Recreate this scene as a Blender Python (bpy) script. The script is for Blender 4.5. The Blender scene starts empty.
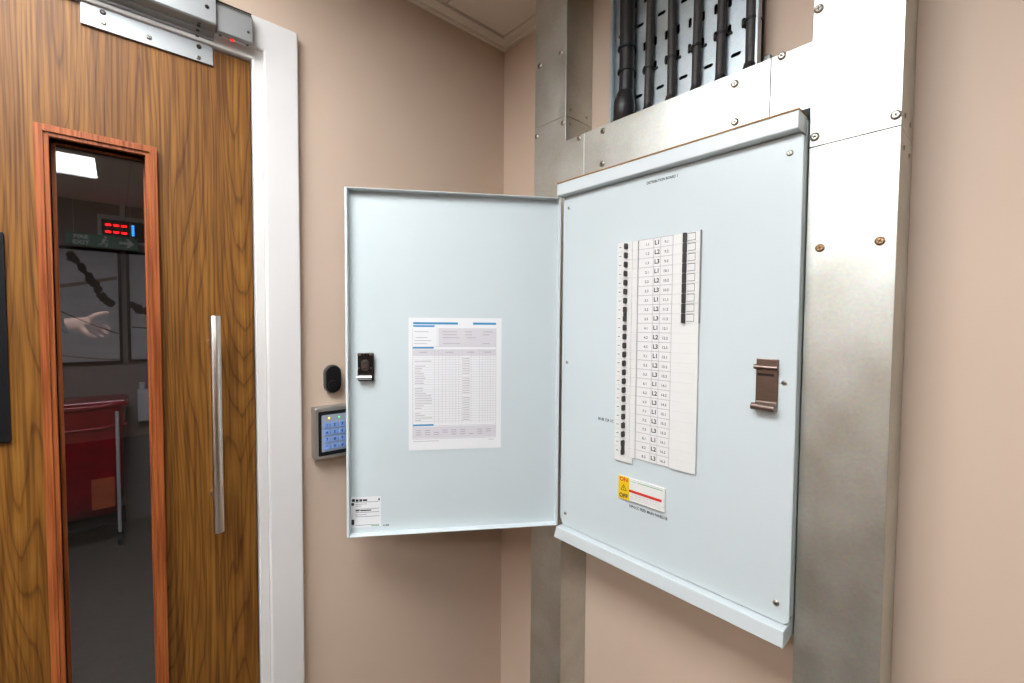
import bpy, bmesh, math, random
from mathutils import Vector, Matrix
random.seed(4)
SC = bpy.context.scene
COL = SC.collection

# ------------------------------------------------------------------ camera
YAW, PITCH, ROLL, FPX = 0.845080, -0.0384177, 0.0069022, 446.832
fw = Vector((math.cos(PITCH) * math.cos(YAW), math.cos(PITCH) * math.sin(YAW), math.sin(PITCH)))
rt = Vector((math.sin(YAW), -math.cos(YAW), 0))
up = rt.cross(fw)
rt2 = math.cos(ROLL) * rt + math.sin(ROLL) * up
up2 = -math.sin(ROLL) * rt + math.cos(ROLL) * up
cam_data = bpy.data.cameras.new('camera')
cam = bpy.data.objects.new('camera', cam_data)
COL.objects.link(cam)
m = Matrix((rt2, up2, -fw)).transposed().to_4x4()
m.translation = Vector((-0.91995, -1.08171, 1.5))
cam.matrix_world = m
cam_data.sensor_width = 36.0
cam_data.sensor_fit = 'HORIZONTAL'
cam_data.lens = FPX / 1024 * 36.0
cam_data.clip_start = 0.02
SC.camera = cam

# ------------------------------------------------------------------ world, exposure
w = bpy.data.worlds.new('world'); SC.world = w; w.use_nodes = True
w.node_tree.nodes['Background'].inputs[0].default_value = (0.9, 0.95, 1.0, 1)
w.node_tree.nodes['Background'].inputs[1].default_value = 0.0
SC.view_settings.view_transform = 'Standard'
SC.view_settings.look = 'None'
SC.view_settings.gamma = 1.0
SC.view_settings.use_curve_mapping = False
SC.view_settings.exposure = 0.82
LAMP_A, LAMP_B, LAMP_FAR = 9.0, 12.6, 16.0

# ------------------------------------------------------------------ materials
MATS = {}
def lin(c):
    return tuple((v / 255 / 12.92) if v / 255 <= 0.04045 else ((v / 255 + 0.055) / 1.055) ** 2.4 for v in c)

def mat(name, rgb, rough=0.5, metal=0.0, var=0.0, vscale=30.0, bump=0.0, bscale=200.0, emit=None, estr=0.0, stretch=(1, 1, 1), coat=0.0, rvar=0.0, spec=None):
    m = bpy.data.materials.new(name); m.use_nodes = True
    nt = m.node_tree; b = nt.nodes['Principled BSDF']
    c = lin(rgb) + (1,)
    b.inputs['Base Color'].default_value = c
    b.inputs['Roughness'].default_value = rough
    b.inputs['Metallic'].default_value = metal
    if spec is not None:
        b.inputs['Specular IOR Level'].default_value = spec
    if coat:
        b.inputs['Coat Weight'].default_value = coat
        b.inputs['Coat Roughness'].default_value = 0.15
    tc = nt.nodes.new('ShaderNodeTexCoord')
    geo = nt.nodes.new('ShaderNodeNewGeometry')
    mp = nt.nodes.new('ShaderNodeMapping'); mp.inputs['Scale'].default_value = stretch
    nt.links.new(geo.outputs['Position'], mp.inputs['Vector'])
    if var or rvar:
        n = nt.nodes.new('ShaderNodeTexNoise'); n.inputs['Scale'].default_value = vscale; n.inputs['Detail'].default_value = 4
        nt.links.new(mp.outputs[0], n.inputs['Vector'])
        if var:
            r = nt.nodes.new('ShaderNodeValToRGB')
            r.color_ramp.elements[0].position = 0.3; r.color_ramp.elements[1].position = 0.7
            r.color_ramp.elements[0].color = tuple(v * (1 - var) for v in c[:3]) + (1,)
            r.color_ramp.elements[1].color = tuple(min(1, v * (1 + var)) for v in c[:3]) + (1,)
            nt.links.new(n.outputs['Fac'], r.inputs['Fac'])
            nt.links.new(r.outputs['Color'], b.inputs['Base Color'])
        if rvar:
            mr = nt.nodes.new('ShaderNodeMapRange')
            mr.inputs['From Min'].default_value = 0.3; mr.inputs['From Max'].default_value = 0.7
            mr.inputs['To Min'].default_value = rough - rvar; mr.inputs['To Max'].default_value = rough + rvar
            nt.links.new(n.outputs['Fac'], mr.inputs['Value'])
            nt.links.new(mr.outputs[0], b.inputs['Roughness'])
    if bump:
        n2 = nt.nodes.new('ShaderNodeTexNoise'); n2.inputs['Scale'].default_value = bscale; n2.inputs['Detail'].default_value = 3
        nt.links.new(mp.outputs[0], n2.inputs['Vector'])
        bp = nt.nodes.new('ShaderNodeBump'); bp.inputs['Strength'].default_value = bump; bp.inputs['Distance'].default_value = 0.001
        nt.links.new(n2.outputs['Fac'], bp.inputs['Height'])
        nt.links.new(bp.outputs['Normal'], b.inputs['Normal'])
    if emit:
        b.inputs['Emission Color'].default_value = lin(emit) + (1,)
        b.inputs['Emission Strength'].default_value = estr
    MATS[name] = m
    return m

def wood(name, dark, mid, light, xs=5.0, zs=0.75, rings=26.0, rough=0.42, fine=240.0, seed=0.0):
    """Veneer: contour bands of a stretched noise give cathedral figure, fine stretched noise the pores."""
    m = bpy.data.materials.new(name); m.use_nodes = True
    nt = m.node_tree; b = nt.nodes['Principled BSDF']; N = nt.nodes.new; L = nt.links.new
    geo = N('ShaderNodeNewGeometry')
    mp = N('ShaderNodeMapping'); mp.inputs['Scale'].default_value = (xs, xs, zs); mp.inputs['Location'].default_value = (seed, seed * .7, seed * .3)
    L(geo.outputs['Position'], mp.inputs['Vector'])
    n1 = N('ShaderNodeTexNoise'); n1.inputs['Scale'].default_value = 1.0; n1.inputs['Detail'].default_value = 1.6; n1.inputs['Roughness'].default_value = 0.42
    L(mp.outputs[0], n1.inputs['Vector'])
    mu = N('ShaderNodeMath'); mu.operation = 'MULTIPLY'; mu.inputs[1].default_value = rings
    L(n1.outputs['Fac'], mu.inputs[0])
    # broad drift across the leaf adds straight grain
    sx = N('ShaderNodeSeparateXYZ'); L(geo.outputs['Position'], sx.inputs[0])
    md = N('ShaderNodeMath'); md.operation = 'MULTIPLY_ADD'; md.inputs[1].default_value = rings * 0.55
    L(sx.outputs['X'], md.inputs[0]); L(mu.outputs[0], md.inputs[2])
    mpw = N('ShaderNodeMapping'); mpw.inputs['Scale'].default_value = (60, 60, 5)
    L(geo.outputs['Position'], mpw.inputs['Vector'])
    nw = N('ShaderNodeTexNoise'); nw.inputs['Scale'].default_value = 1.0; nw.inputs['Detail'].default_value = 2
    L(mpw.outputs[0], nw.inputs['Vector'])
    mw = N('ShaderNodeMath'); mw.operation = 'MULTIPLY_ADD'; mw.inputs[1].default_value = 0.7
    L(nw.outputs['Fac'], mw.inputs[0]); L(md.outputs[0], mw.inputs[2])
    fr = N('ShaderNodeMath'); fr.operation = 'FRACT'; L(mw.outputs[0], fr.inputs[0])
    ramp = N('ShaderNodeValToRGB')
    e = ramp.color_ramp.elements
    e[0].position = 0.0; e[0].color = lin(mid) + (1,)
    e[1].position = 1.0; e[1].color = lin(mid) + (1,)
    for p, c in ((0.40, light), (0.80, mid), (0.90, dark), (0.94, dark)):
        k = e.new(p); k.color = lin(c) + (1,)
    L(fr.outputs[0], ramp.inputs['Fac'])
    mpf = N('ShaderNodeMapping'); mpf.inputs['Scale'].default_value = (fine, fine, fine / 40)
    L(geo.outputs['Position'], mpf.inputs['Vector'])
    nf = N('ShaderNodeTexNoise'); nf.inputs['Scale'].default_value = 1.0; nf.inputs['Detail'].default_value = 3
    L(mpf.outputs[0], nf.inputs['Vector'])
    rf = N('ShaderNodeValToRGB'); rf.color_ramp.elements[0].position = 0.38; rf.color_ramp.elements[1].position = 0.58
    rf.color_ramp.elements[0].color = (0.46, 0.39, 0.29, 1); rf.color_ramp.elements[1].color = (1, 1, 1, 1)
    L(nf.outputs['Fac'], rf.inputs['Fac'])
    mpb = N('ShaderNodeMapping'); mpb.inputs['Scale'].default_value = (26, 26, 0.9)
    L(geo.outputs['Position'], mpb.inputs['Vector'])
    nb = N('ShaderNodeTexNoise'); nb.inputs['Scale'].default_value = 1.3; nb.inputs['Detail'].default_value = 2
    L(mpb.outputs[0], nb.inputs['Vector'])
    rb = N('ShaderNodeValToRGB'); rb.color_ramp.elements[0].position = 0.3; rb.color_ramp.elements[1].position = 0.7
    rb.color_ramp.elements[0].color = (0.62, 0.54, 0.44, 1); rb.color_ramp.elements[1].color = (1, 1, 1, 1)
    L(nb.outputs['Fac'], rb.inputs['Fac'])
    mx = N('ShaderNodeMixRGB'); mx.blend_type = 'MULTIPLY'; mx.inputs['Fac'].default_value = 0.85
    L(ramp.outputs['Color'], mx.inputs['Color1']); L(rf.outputs['Color'], mx.inputs['Color2'])
    mx2 = N('ShaderNodeMixRGB'); mx2.blend_type = 'MULTIPLY'; mx2.inputs['Fac'].default_value = 0.8
    L(mx.outputs['Color'], mx2.inputs['Color1']); L(rb.outputs['Color'], mx2.inputs['Color2'])
    L(mx2.outputs['Color'], b.inputs['Base Color'])
    b.inputs['Roughness'].default_value = rough
    b.inputs['Specular IOR Level'].default_value = 0.3
    MATS[name] = m
    return m

def glass_pane(name, tint, refl):
    m = bpy.data.materials.new(name); m.use_nodes = True
    nt = m.node_tree; nt.nodes.remove(nt.nodes['Principled BSDF'])
    t = nt.nodes.new('ShaderNodeBsdfTransparent'); t.inputs[0].default_value = tint + (1,)
    g = nt.nodes.new('ShaderNodeBsdfGlossy'); g.inputs['Roughness'].default_value = 0.0; g.inputs[0].default_value = (0.95, 0.98, 1, 1)
    mx = nt.nodes.new('ShaderNodeMixShader'); mx.inputs[0].default_value = refl
    nt.links.new(t.outputs[0], mx.inputs[1]); nt.links.new(g.outputs[0], mx.inputs[2])
    nt.links.new(mx.outputs[0], nt.nodes['Material Output'].inputs[0])
    MATS[name] = m
    return m

def galv(name, rgb, rough=0.4):
    """Galvanised sheet: metallic with soft spangle and streaks in gloss."""
    m = bpy.data.materials.new(name); m.use_nodes = True
    nt = m.node_tree; b = nt.nodes['Principled BSDF']; N = nt.nodes.new; L = nt.links.new
    b.inputs['Metallic'].default_value = 1.0
    geo = N('ShaderNodeNewGeometry')
    v = N('ShaderNodeTexVoronoi'); v.inputs['Scale'].default_value = 260
    L(geo.outputs['Position'], v.inputs['Vector'])
    n = N('ShaderNodeTexNoise'); n.inputs['Scale'].default_value = 14; n.inputs['Detail'].default_value = 5
    L(geo.outputs['Position'], n.inputs['Vector'])
    r = N('ShaderNodeValToRGB'); c = lin(rgb)
    r.color_ramp.elements[0].position = 0.25; r.color_ramp.elements[1].position = 0.75
    r.color_ramp.elements[0].color = (c[0] * .84, c[1] * .84, c[2] * .8, 1); r.color_ramp.elements[1].color = (min(1, c[0] * 1.08), min(1, c[1] * 1.08), min(1, c[2] * 1.08), 1)
    L(n.outputs['Fac'], r.inputs['Fac'])
    mx = N('ShaderNodeMixRGB'); mx.blend_type = 'MULTIPLY'; mx.inputs['Fac'].default_value = 0.10
    L(r.outputs['Color'], mx.inputs['Color1']); L(v.outputs['Color'], mx.inputs['Color2'])
    L(mx.outputs['Color'], b.inputs['Base Color'])
    mr = N('ShaderNodeMapRange'); mr.inputs['From Min'].default_value = .3; mr.inputs['From Max'].default_value = .7
    mr.inputs['To Min'].default_value = rough - .06; mr.inputs['To Max'].default_value = rough + .06
    L(n.outputs['Fac'], mr.inputs['Value']); L(mr.outputs[0], b.inputs['Roughness'])
    n2 = N('ShaderNodeTexNoise'); n2.inputs['Scale'].default_value = 500
    L(geo.outputs['Position'], n2.inputs['Vector'])
    bp = N('ShaderNodeBump'); bp.inputs['Strength'].default_value = 0.08; bp.inputs['Distance'].default_value = 0.001
    L(n2.outputs['Fac'], bp.inputs['Height']); L(bp.outputs['Normal'], b.inputs['Normal'])
    MATS[name] = m
    return m

mat('wall_paint', (205, 182, 162), 0.6, var=0.02, vscale=3, bump=0.12, bscale=320)
mat('wall_beyond_paint', (150, 143, 138), 0.7, var=0.02, vscale=3)
mat('ceiling_paint', (226, 216, 204), 0.8, bump=0.2, bscale=260)
mat('ceiling_frame', (232, 222, 208), 0.6, var=0.02)
mat('seam_dark', (60, 54, 48), 0.8, var=0.05)
mat('white_gloss', (216, 213, 210), 0.32, var=0.01, vscale=4)
mat('floor_vinyl', (108, 101, 94), 0.45, var=0.16, vscale=3, stretch=(3, 20, 1))
wood('door_veneer', (106, 67, 21), (130, 85, 29), (140, 95, 36), xs=7.5, zs=0.6, rings=40.0, rough=0.5, fine=210.0)
wood('bead_wood', (164, 88, 44), (168, 92, 47), (171, 95, 50), xs=22, zs=1.2, rings=5, rough=0.45, seed=3.0)
glass_pane('tinted_glass', (0.6, 0.6, 0.6), 0.085)
galv('galvanised', (204, 206, 202), 0.44)
galv('galvanised_dull', (180, 181, 176), 0.48)
galv('tray_steel', (190, 199, 205), 0.45)
mat('board_blue', (196, 205, 207), 0.34, var=0.012, vscale=6)
mat('board_white_blue', (205, 212, 214), 0.32, var=0.01, vscale=6)
mat('strip_tan', (150, 112, 70), 0.8, var=0.1, vscale=80)
mat('dark_gap', (58, 56, 54), 0.7, var=0.05)
mat('white_plastic', (217, 216, 213), 0.4, var=0.01)
mat('label_card', (217, 216, 214), 0.55, var=0.01)
mat('black_plastic', (20, 20, 22), 0.4, var=0.05, spec=0.25)
mat('toggle_black', (44, 43, 44), 0.4, var=0.05)
mat('print_black', (26, 26, 30), 0.7, var=0.02)
mat('print_grey', (96, 92, 92), 0.7, var=0.02)
mat('print_mid', (146, 142, 143), 0.7, var=0.02)
mat('print_pale', (176, 171, 173), 0.7, var=0.02)
mat('print_lilac', (203, 199, 203), 0.7, var=0.01)
mat('print_blue', (46, 132, 180), 0.6, var=0.03)
mat('print_red', (196, 40, 22), 0.6, var=0.02)
mat('print_green', (90, 170, 110), 0.6, var=0.02)
mat('warning_yellow', (228, 190, 14), 0.5, var=0.02)
mat('paper', (222, 222, 223), 0.6, var=0.01)
mat('screw_steel', (168, 162, 152), 0.3, metal=1.0, var=0.1, vscale=400)
mat('screw_brass', (176, 142, 104), 0.38, metal=1.0, var=0.25, vscale=500)
mat('screw_dark', (52, 46, 40), 0.6, var=0.1, vscale=300)
mat('bronze_steel', (120, 104, 96), 0.36, metal=1.0, var=0.12, vscale=60, stretch=(1, 1, 8))
mat('latch_dark', (66, 60, 58), 0.32, metal=1.0, var=0.1, vscale=200)
mat('chrome', (225, 225, 225), 0.12, metal=1.0, var=0.02)
mat('brushed_steel', (214, 208, 200), 0.28, metal=1.0, var=0.08, vscale=40, stretch=(12, 12, 0.4))
mat('anodised', (158, 160, 160), 0.48, metal=0.8, var=0.02, vscale=30)
mat('cable_black', (32, 31, 32), 0.42, var=0.18, vscale=90)
mat('cable_grey', (54, 51, 50), 0.5, var=0.2, vscale=120)
mat('keypad_silver', (176, 172, 168), 0.36, metal=0.8, var=0.03)
mat('key_surround', (150, 158, 172), 0.4, var=0.03)
mat('key_blue', (118, 150, 205), 0.4, emit=(90, 140, 225), estr=0.08, var=0.02)
mat('led_yellow', (250, 220, 60), 0.4, emit=(255, 215, 40), estr=1.2)
mat('led_green', (90, 220, 120), 0.4, emit=(90, 230, 120), estr=0.7)
mat('led_red', (230, 30, 30), 0.3, emit=(255, 30, 20), estr=1.0)
mat('display_red', (255, 20, 20), 0.4, emit=(255, 14, 20), estr=5.0)
mat('display_blue', (40, 150, 255), 0.4, emit=(30, 130, 255), estr=5.0)
mat('red_vinyl', (158, 6, 28), 0.22, var=0.25, vscale=12, bump=0.6, bscale=20)
mat('red_rim', (176, 18, 46), 0.2, var=0.2, vscale=20)
mat('orange_card', (214, 104, 66), 0.5, var=0.15, vscale=15)
mat('sign_green', (52, 122, 92), 0.4, var=0.03)
mat('sign_white', (225, 228, 225), 0.4, var=0.01)
mat('picture_grey', (196, 196, 200), 0.5, var=0.1, vscale=5, stretch=(1, 1, 3))
mat('picture_brown', (140, 124, 108), 0.6, var=0.2, vscale=10)
mat('picture_dark', (18, 14, 12), 0.6, var=0.3, vscale=40)
mat('frame_dark', (38, 32, 32), 0.4, var=0.1)
mat('white_metal', (220, 222, 226), 0.35, var=0.02)
mat('rubber_black', (24, 24, 24), 0.6, var=0.1)
mat('skin', (226, 178, 156), 0.5, var=0.06, vscale=40)
mat('lamp_frame', (238, 238, 236), 0.4, var=0.01)
mat('lamp_diffuser_a', (255, 255, 255), 0.5, emit=(246, 251, 255), estr=LAMP_A)
mat('lamp_diffuser_b', (255, 255, 255), 0.5, emit=(246, 251, 255), estr=LAMP_B)
mat('lamp_diffuser_far', (255, 255, 255), 0.5, emit=(240, 245, 255), estr=LAMP_FAR)
mat('tripod_grey', (90, 88, 86), 0.4, metal=0.6, var=0.05)
mat('tripod_yellow', (190, 150, 50), 0.5, var=0.05)

# ------------------------------------------------------------------ mesh helpers
class MB:
    def __init__(s, xf=None):
        s.v = []; s.f = []; s.xf = xf
    def add(s, vs, fs):
        o = len(s.v)
        s.v += [s.xf(*p) if s.xf else tuple(p) for p in vs]
        s.f += [tuple(i + o for i in f) for f in fs]
        return s
    def box(s, x0, x1, y0, y1, z0, z1):
        x0, x1 = sorted((x0, x1)); y0, y1 = sorted((y0, y1)); z0, z1 = sorted((z0, z1))
        return s.add([(x0, y0, z0), (x1, y0, z0), (x1, y1, z0), (x0, y1, z0), (x0, y0, z1), (x1, y0, z1), (x1, y1, z1), (x0, y1, z1)],
                     [(0, 3, 2, 1), (4, 5, 6, 7), (0, 1, 5, 4), (1, 2, 6, 5), (2, 3, 7, 6), (3, 0, 4, 7)])
    def tube(s, pts, rad, n=12, caps=True):
        pts = [Vector(p) for p in pts]
        if not isinstance(rad, (list, tuple)):
            rad = [rad] * len(pts)
        vs = []; fs = []
        prev = None
        for i, p in enumerate(pts):
            d = (pts[min(i + 1, len(pts) - 1)] - pts[max(i - 1, 0)]).normalized()
            if prev is None:
                a = d.orthogonal().normalized()
            else:
                a = (prev - d * prev.dot(d)).normalized()
            prev = a; b = d.cross(a)
            for k in range(n):
                t = 2 * math.pi * k / n
                vs.append(tuple(p + (a * math.cos(t) + b * math.sin(t)) * rad[i]))
        for i in range(len(pts) - 1):
            for k in range(n):
                fs.append((i * n + k, i * n + (k + 1) % n, (i + 1) * n + (k + 1) % n, (i + 1) * n + k))
        if caps:
            fs.append(tuple(range(n - 1, -1, -1)))
            fs.append(tuple((len(pts) - 1) * n + k for k in range(n)))
        return s.add(vs, fs)
    def prism(s, poly, c0, c1, axes):
        """poly of 2D points, extruded c0..c1; axes maps (a,b,c) to a point"""
        n = len(poly)
        vs = [axes(a, b, c0) for a, b in poly] + [axes(a, b, c1) for a, b in poly]
        fs = [tuple(range(n)), tuple(range(2 * n - 1, n - 1, -1))]
        for i in range(n):
            fs.append((i, i + n, (i + 1) % n + n, (i + 1) % n))
        return s.add(vs, fs)
    def mesh(s, name, origin):
        me = bpy.data.meshes.new(name)
        me.from_pydata([(v[0] - origin[0], v[1] - origin[1], v[2] - origin[2]) for v in s.v], [], s.f)
        bm = bmesh.new(); bm.from_mesh(me); bmesh.ops.recalc_face_normals(bm, faces=bm.faces); bm.to_mesh(me); bm.free()
        return me
    def build(s, name, material, parent=None, bevel=0.0, smooth=False, origin=None, seg=2):
        if origin is None:
            xs = [v[0] for v in s.v]; ys = [v[1] for v in s.v]; zs = [v[2] for v in s.v]
            origin = ((min(xs) + max(xs)) / 2, (min(ys) + max(ys)) / 2, min(zs))
        return link(name, s.mesh(name, origin), material, parent, origin, bevel, smooth, seg)

WO = {}
def link(name, me, material, parent, origin, bevel=0.0, smooth=False, seg=2):
    if material is not None and not me.materials:
        me.materials.append(MATS[material])
    o = bpy.data.objects.new(name, me); COL.objects.link(o)
    WO[o] = Vector(origin)
    o.parent = parent
    o.location = Vector(origin) - (WO[parent] if parent else Vector((0, 0, 0)))
    if bevel:
        b = o.modifiers.new('bevel', 'BEVEL'); b.width = bevel; b.segments = seg; b.limit_method = 'ANGLE'; b.angle_limit = math.radians(40)
    if smooth:
        for p in me.polygons:
            p.use_smooth = True
    return o

def empty(name, loc, label, cat, group=None):
    o = bpy.data.objects.new(name, None); COL.objects.link(o); o.location = loc; o.empty_display_size = 0.05
    WO[o] = Vector(loc)
    tag(o, label, cat, group)
    return o

def tag(o, label, cat, group=None):
    o['label'] = label; o['category'] = cat
    if group:
        o['group'] = group
    return o

def struct(o, label=None):
    o['kind'] = 'structure'
    if label:
        o['label'] = label
    return o

TXT = {}
def text_polys(body, size):
    """vertices and faces of a filled text centred on the origin in the XY plane"""
    if (body, size) not in TXT:
        cu = bpy.data.curves.new('lettering', 'FONT'); cu.body = body; cu.size = size; cu.align_x = 'CENTER'; cu.align_y = 'CENTER'
        cu.resolution_u = 2; cu.offset = size * 0.03
        o = bpy.data.objects.new('lettering', cu); COL.objects.link(o)
        bpy.context.view_layer.update()
        me = o.evaluated_get(bpy.context.evaluated_depsgraph_get()).to_mesh()
        TXT[(body, size)] = ([tuple(v.co[:2]) for v in me.vertices], [tuple(p.vertices) for p in me.polygons])
        bpy.data.objects.remove(o); bpy.data.curves.remove(cu)
    return TXT[(body, size)]

def put_text(mb, body, size, a, b, c, axes, sx=1.0, mirror=False):
    vs, fs = text_polys(body, size)
    k = -1 if mirror else 1
    mb.add([axes(a + x * sx * k, b + y, c) for x, y in vs], fs)

# frames: (a, b, c) = along the wall to the right, height, proud of the wall
def RW(a, b, c): return (-c, -a, b)          # wall on the right (plane x=0)
def LW(a, b, c): return (a, -c, b)           # wall with the door (plane y=0)

def disc(mb, axes, a, b, c0, c1, r0, r1, n=14):
    vs = [axes(a + r0 * math.cos(2 * math.pi * k / n), b + r0 * math.sin(2 * math.pi * k / n), c0) for k in range(n)]
    vs += [axes(a + r1 * math.cos(2 * math.pi * k / n), b + r1 * math.sin(2 * math.pi * k / n), c1) for k in range(n)]
    fs = [tuple(range(n)), tuple(range(2 * n - 1, n - 1, -1))] + [(k, k + n, (k + 1) % n + n, (k + 1) % n) for k in range(n)]
    mb.add(vs, fs)

def qbox(mb, axes, a0, a1, b0, b1, c0, c1):
    mb.prism([(a0, b0), (a1, b0), (a1, b1), (a0, b1)], c0, c1, axes)
    return mb

def rrect(a0, a1, b0, b1, r, n=5):
    pts = []
    for cx, cy, t0 in ((a1 - r, b0 + r, -90), (a1 - r, b1 - r, 0), (a0 + r, b1 - r, 90), (a0 + r, b0 + r, 180)):
        for k in range(n + 1):
            t = math.radians(t0 + 90 * k / n)
            pts.append((cx + r * math.cos(t), cy + r * math.sin(t)))
    return pts

def screw(axes, a, b, c, r, material, parent, ang=0.4, slot=True):
    mb = MB()
    disc(mb, axes, a, b, c, c + r * .25, r, r)
    disc(mb, axes, a, b, c + r * .25, c + r * .5, r, r * .6)
    o = mb.build('screw', material, parent, smooth=False)
    if slot:
        s = MB()
        for t in (ang, ang + math.pi / 2):
            ca, sa = math.cos(t), math.sin(t); l = r * .5; h = r * .12
            s.prism([(a + ca * l - sa * h, b + sa * l + ca * h), (a - ca * l - sa * h, b - sa * l + ca * h), (a - ca * l + sa * h, b - sa * l - ca * h), (a + ca * l + sa * h, b + sa * l - ca * h)], c + r * .4, c + r * .53, axes)
        s.build('screw_slot', 'screw_dark', o)
    return o

# ================================================================== SETTING
H = 2.355
XL, YB, YF, XR = -3.6, -6.5, 3.32, 0.7
struct(MB().box(XL, XR, YB, YF, -0.05, 0).build('floor', 'floor_vinyl'), 'dark grey wood-look vinyl floor')
ceil = struct(MB().box(XL, XR, YB, YF, H + 0.012, H + 0.06).build('ceiling', 'seam_dark'), 'white tiled suspended ceiling')
# perimeter edge trims
struct(MB().box(XL, 0, -0.038, 0, H - 0.004, H + 0.013).box(XL, 0, -0.010, 0, H - 0.012, H - 0.004).build('trim_1', 'ceiling_frame'), 'pale ceiling edge trim above the door wall')
struct(MB().box(-0.034, 0, YB, -0.038, H - 0.004, H + 0.013).box(-0.010, 0, YB, -0.010, H - 0.012, H - 0.004).build('trim_2', 'ceiling_frame'), 'pale ceiling edge trim above the trunking wall')
xs = [-0.036, -0.241, -0.841, -1.441, -2.041, -2.641, -3.241]
ys = [-0.041 - 0.6 * k for k in range(11)]
for i in range(len(xs) - 1):
    for j in range(len(ys) - 1):
        MB().box(xs[i] - .002, xs[i + 1] + .002, ys[j] - .002, ys[j + 1] + .002, H, H + 0.013).build('ceiling_tile', 'ceiling_paint', ceil, bevel=0.002)
MB().box(XL, XR, 0.12, YF, H, H + 0.013).build('ceiling_panel', 'ceiling_paint', ceil)

DX0, DX1, DZ = -1.62, -0.677, 2.068       # lining outer opening
struct(MB().box(DX1, 0.12, 0, 0.12, 0, H + 0.02).box(XL, DX0, 0, 0.12, 0, H + 0.02).box(DX0, DX1, 0, 0.12, DZ, H + 0.02).build('wall_left', 'wall_paint'), 'beige painted wall around the wooden door')
struct(MB().box(0, 0.12, YB, 0, 0, H + 0.02).build('wall_right', 'wall_paint'), 'beige painted wall behind the steel trunking')
struct(MB().box(XL, 0, YB - 0.1, YB, 0, H + 0.02).build('wall_back', 'wall_paint'), 'beige wall behind the viewer')
struct(MB().box(XL - 0.1, XL, YB, YF, 0, H + 0.02).build('wall_side', 'wall_paint'), 'beige wall at the far left')
struct(MB().box(XL, XR, YF, YF + 0.1, 0, H + 0.02).build('wall_beyond', 'wall_beyond_paint'), 'grey wall of the room seen through the door glass')
struct(MB().box(XR, XR + .1, 0.12, YF, 0, H + 0.02).build('wall_beyond_side', 'wall_beyond_paint'), 'side wall of the room beyond the door')

# door lining + architrave
fr = empty('trim_3', (-0.65, 0, 0), 'white gloss architrave and lining around the wooden door', 'door frame')
del fr['category']
struct(fr)
AR = DX1 + 0.068
arch = MB()
arch.prism([(DX1, 0), (AR, 0), (AR, 2.1325), (DX0 - .0635, 2.1325), (DX0 - .0635, 0), (DX0, 0), (DX0, DZ), (DX1, DZ)], 0, 0.020, LW)
arch.build('architrave', 'white_gloss', fr, bevel=0.0035, seg=3)
lin_ = MB()
lin_.prism([(DX1 - .0195, 0), (DX1 + .001, 0), (DX1 + .001, DZ + .001), (DX0 - .001, DZ + .001), (DX0 - .001, 0), (DX0 + .0195, 0), (DX0 + .0195, DZ - .0215), (DX1 - .0195, DZ - .0215)], -0.11, 0.0115, LW)
lin_.build('lining', 'white_gloss', fr, bevel=0.003, seg=2)
stop = MB()
stop.prism([(DX1 - .034, 0), (DX1 - .0195, 0), (DX1 - .0195, DZ - .0215), (DX0 + .0195, DZ - .0215), (DX0 + .0195, 0), (DX0 + .034, 0), (DX0 + .034, DZ - .036), (DX1 - .034, DZ - .036)], -0.11, -0.056, LW)
stop.build('door_stop', 'white_gloss', fr)

# ------------------------------------------------------------------ wooden door
EX = DX1 - .0195
door = empty('door_1', (-1.15, 0, 0.006), 'brown wood-veneer door with a narrow glazed vision panel', 'door')
del door['category']
struct(door)
gx0, gx1, gz0, gz1 = -0.9965, -0.8725, 0.36, 1.806
lf = MB()
dx0, dx1, dz1 = DX0 + .0225, EX - .0028, DZ - .0245
for (a0, a1, b0, b1) in ((dx0, gx0, .006, dz1), (gx1, dx1, .006, dz1), (gx0, gx1, gz1, dz1), (gx0, gx1, .006, gz0)):
    qbox(lf, LW, a0, a1, b0, b1, -0.048, 0.0)
lf.build('leaf', 'door_veneer', door)
# glazing beads: two-step moulding, mitred
def ring(mb, o, i, c0, c1):
    (a0, a1, b0, b1), (d0, d1, e0, e1) = o, i
    for quad in (((a0, b0), (d0, e0), (d0, e1), (a0, b1)), ((a1, b1), (d1, e1), (d1, e0), (a1, b0)), ((a0, b1), (d0, e1), (d1, e1), (a1, b1)), ((a1, b0), (d1, e0), (d0, e0), (a0, b0))):
        mb.prism(list(quad), c0, c1, LW)
names = ['left', 'right', 'top', 'bottom']
o_ = (gx0 - .0175, gx1 + .0165, gz0 - .017, gz1 + .0175); m_ = (gx0 - .0065, gx1 + .0060, gz0 - .006, gz1 + .0065); i_ = (gx0, gx1, gz0, gz1)
for k in range(4):
    mb = MB()
    for (o, i, c0, c1) in ((o_, m_, 0.0, 0.0125), (m_, i_, -0.024, 0.0095)):
        (a0, a1, b0, b1), (d0, d1, e0, e1) = o, i
        quad = [((a0, b0), (d0, e0), (d0, e1), (a0, b1)), ((a1, b1), (d1, e1), (d1, e0), (a1, b0)), ((a0, b1), (d0, e1), (d1, e1), (a1, b1)), ((a1, b0), (d1, e0), (d0, e0), (a0, b0))][k]
        mb.prism(list(quad), c0, c1, LW)
    mb.build('glazing_bead', 'bead_wood', door, bevel=0.0004, seg=1)
qbox(MB(), LW, gx0 + .0002, gx1 - .0002, gz0 + .0002, gz1 - .0002, -0.026, -0.0245).build('glass_pane', 'tinted_glass', door)
gs = MB()
for (a0, a1, b0, b1) in ((gx0, gx0 + .0055, gz0, gz1), (gx1 - .0025, gx1, gz0, gz1), (gx0, gx1, gz1 - .003, gz1), (gx0, gx1, gz0, gz0 + .004)):
    qbox(gs, LW, a0, a1, b0, b1, -0.0244, -0.021)
gs.build('inner_bead', 'bead_wood', door)
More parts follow.
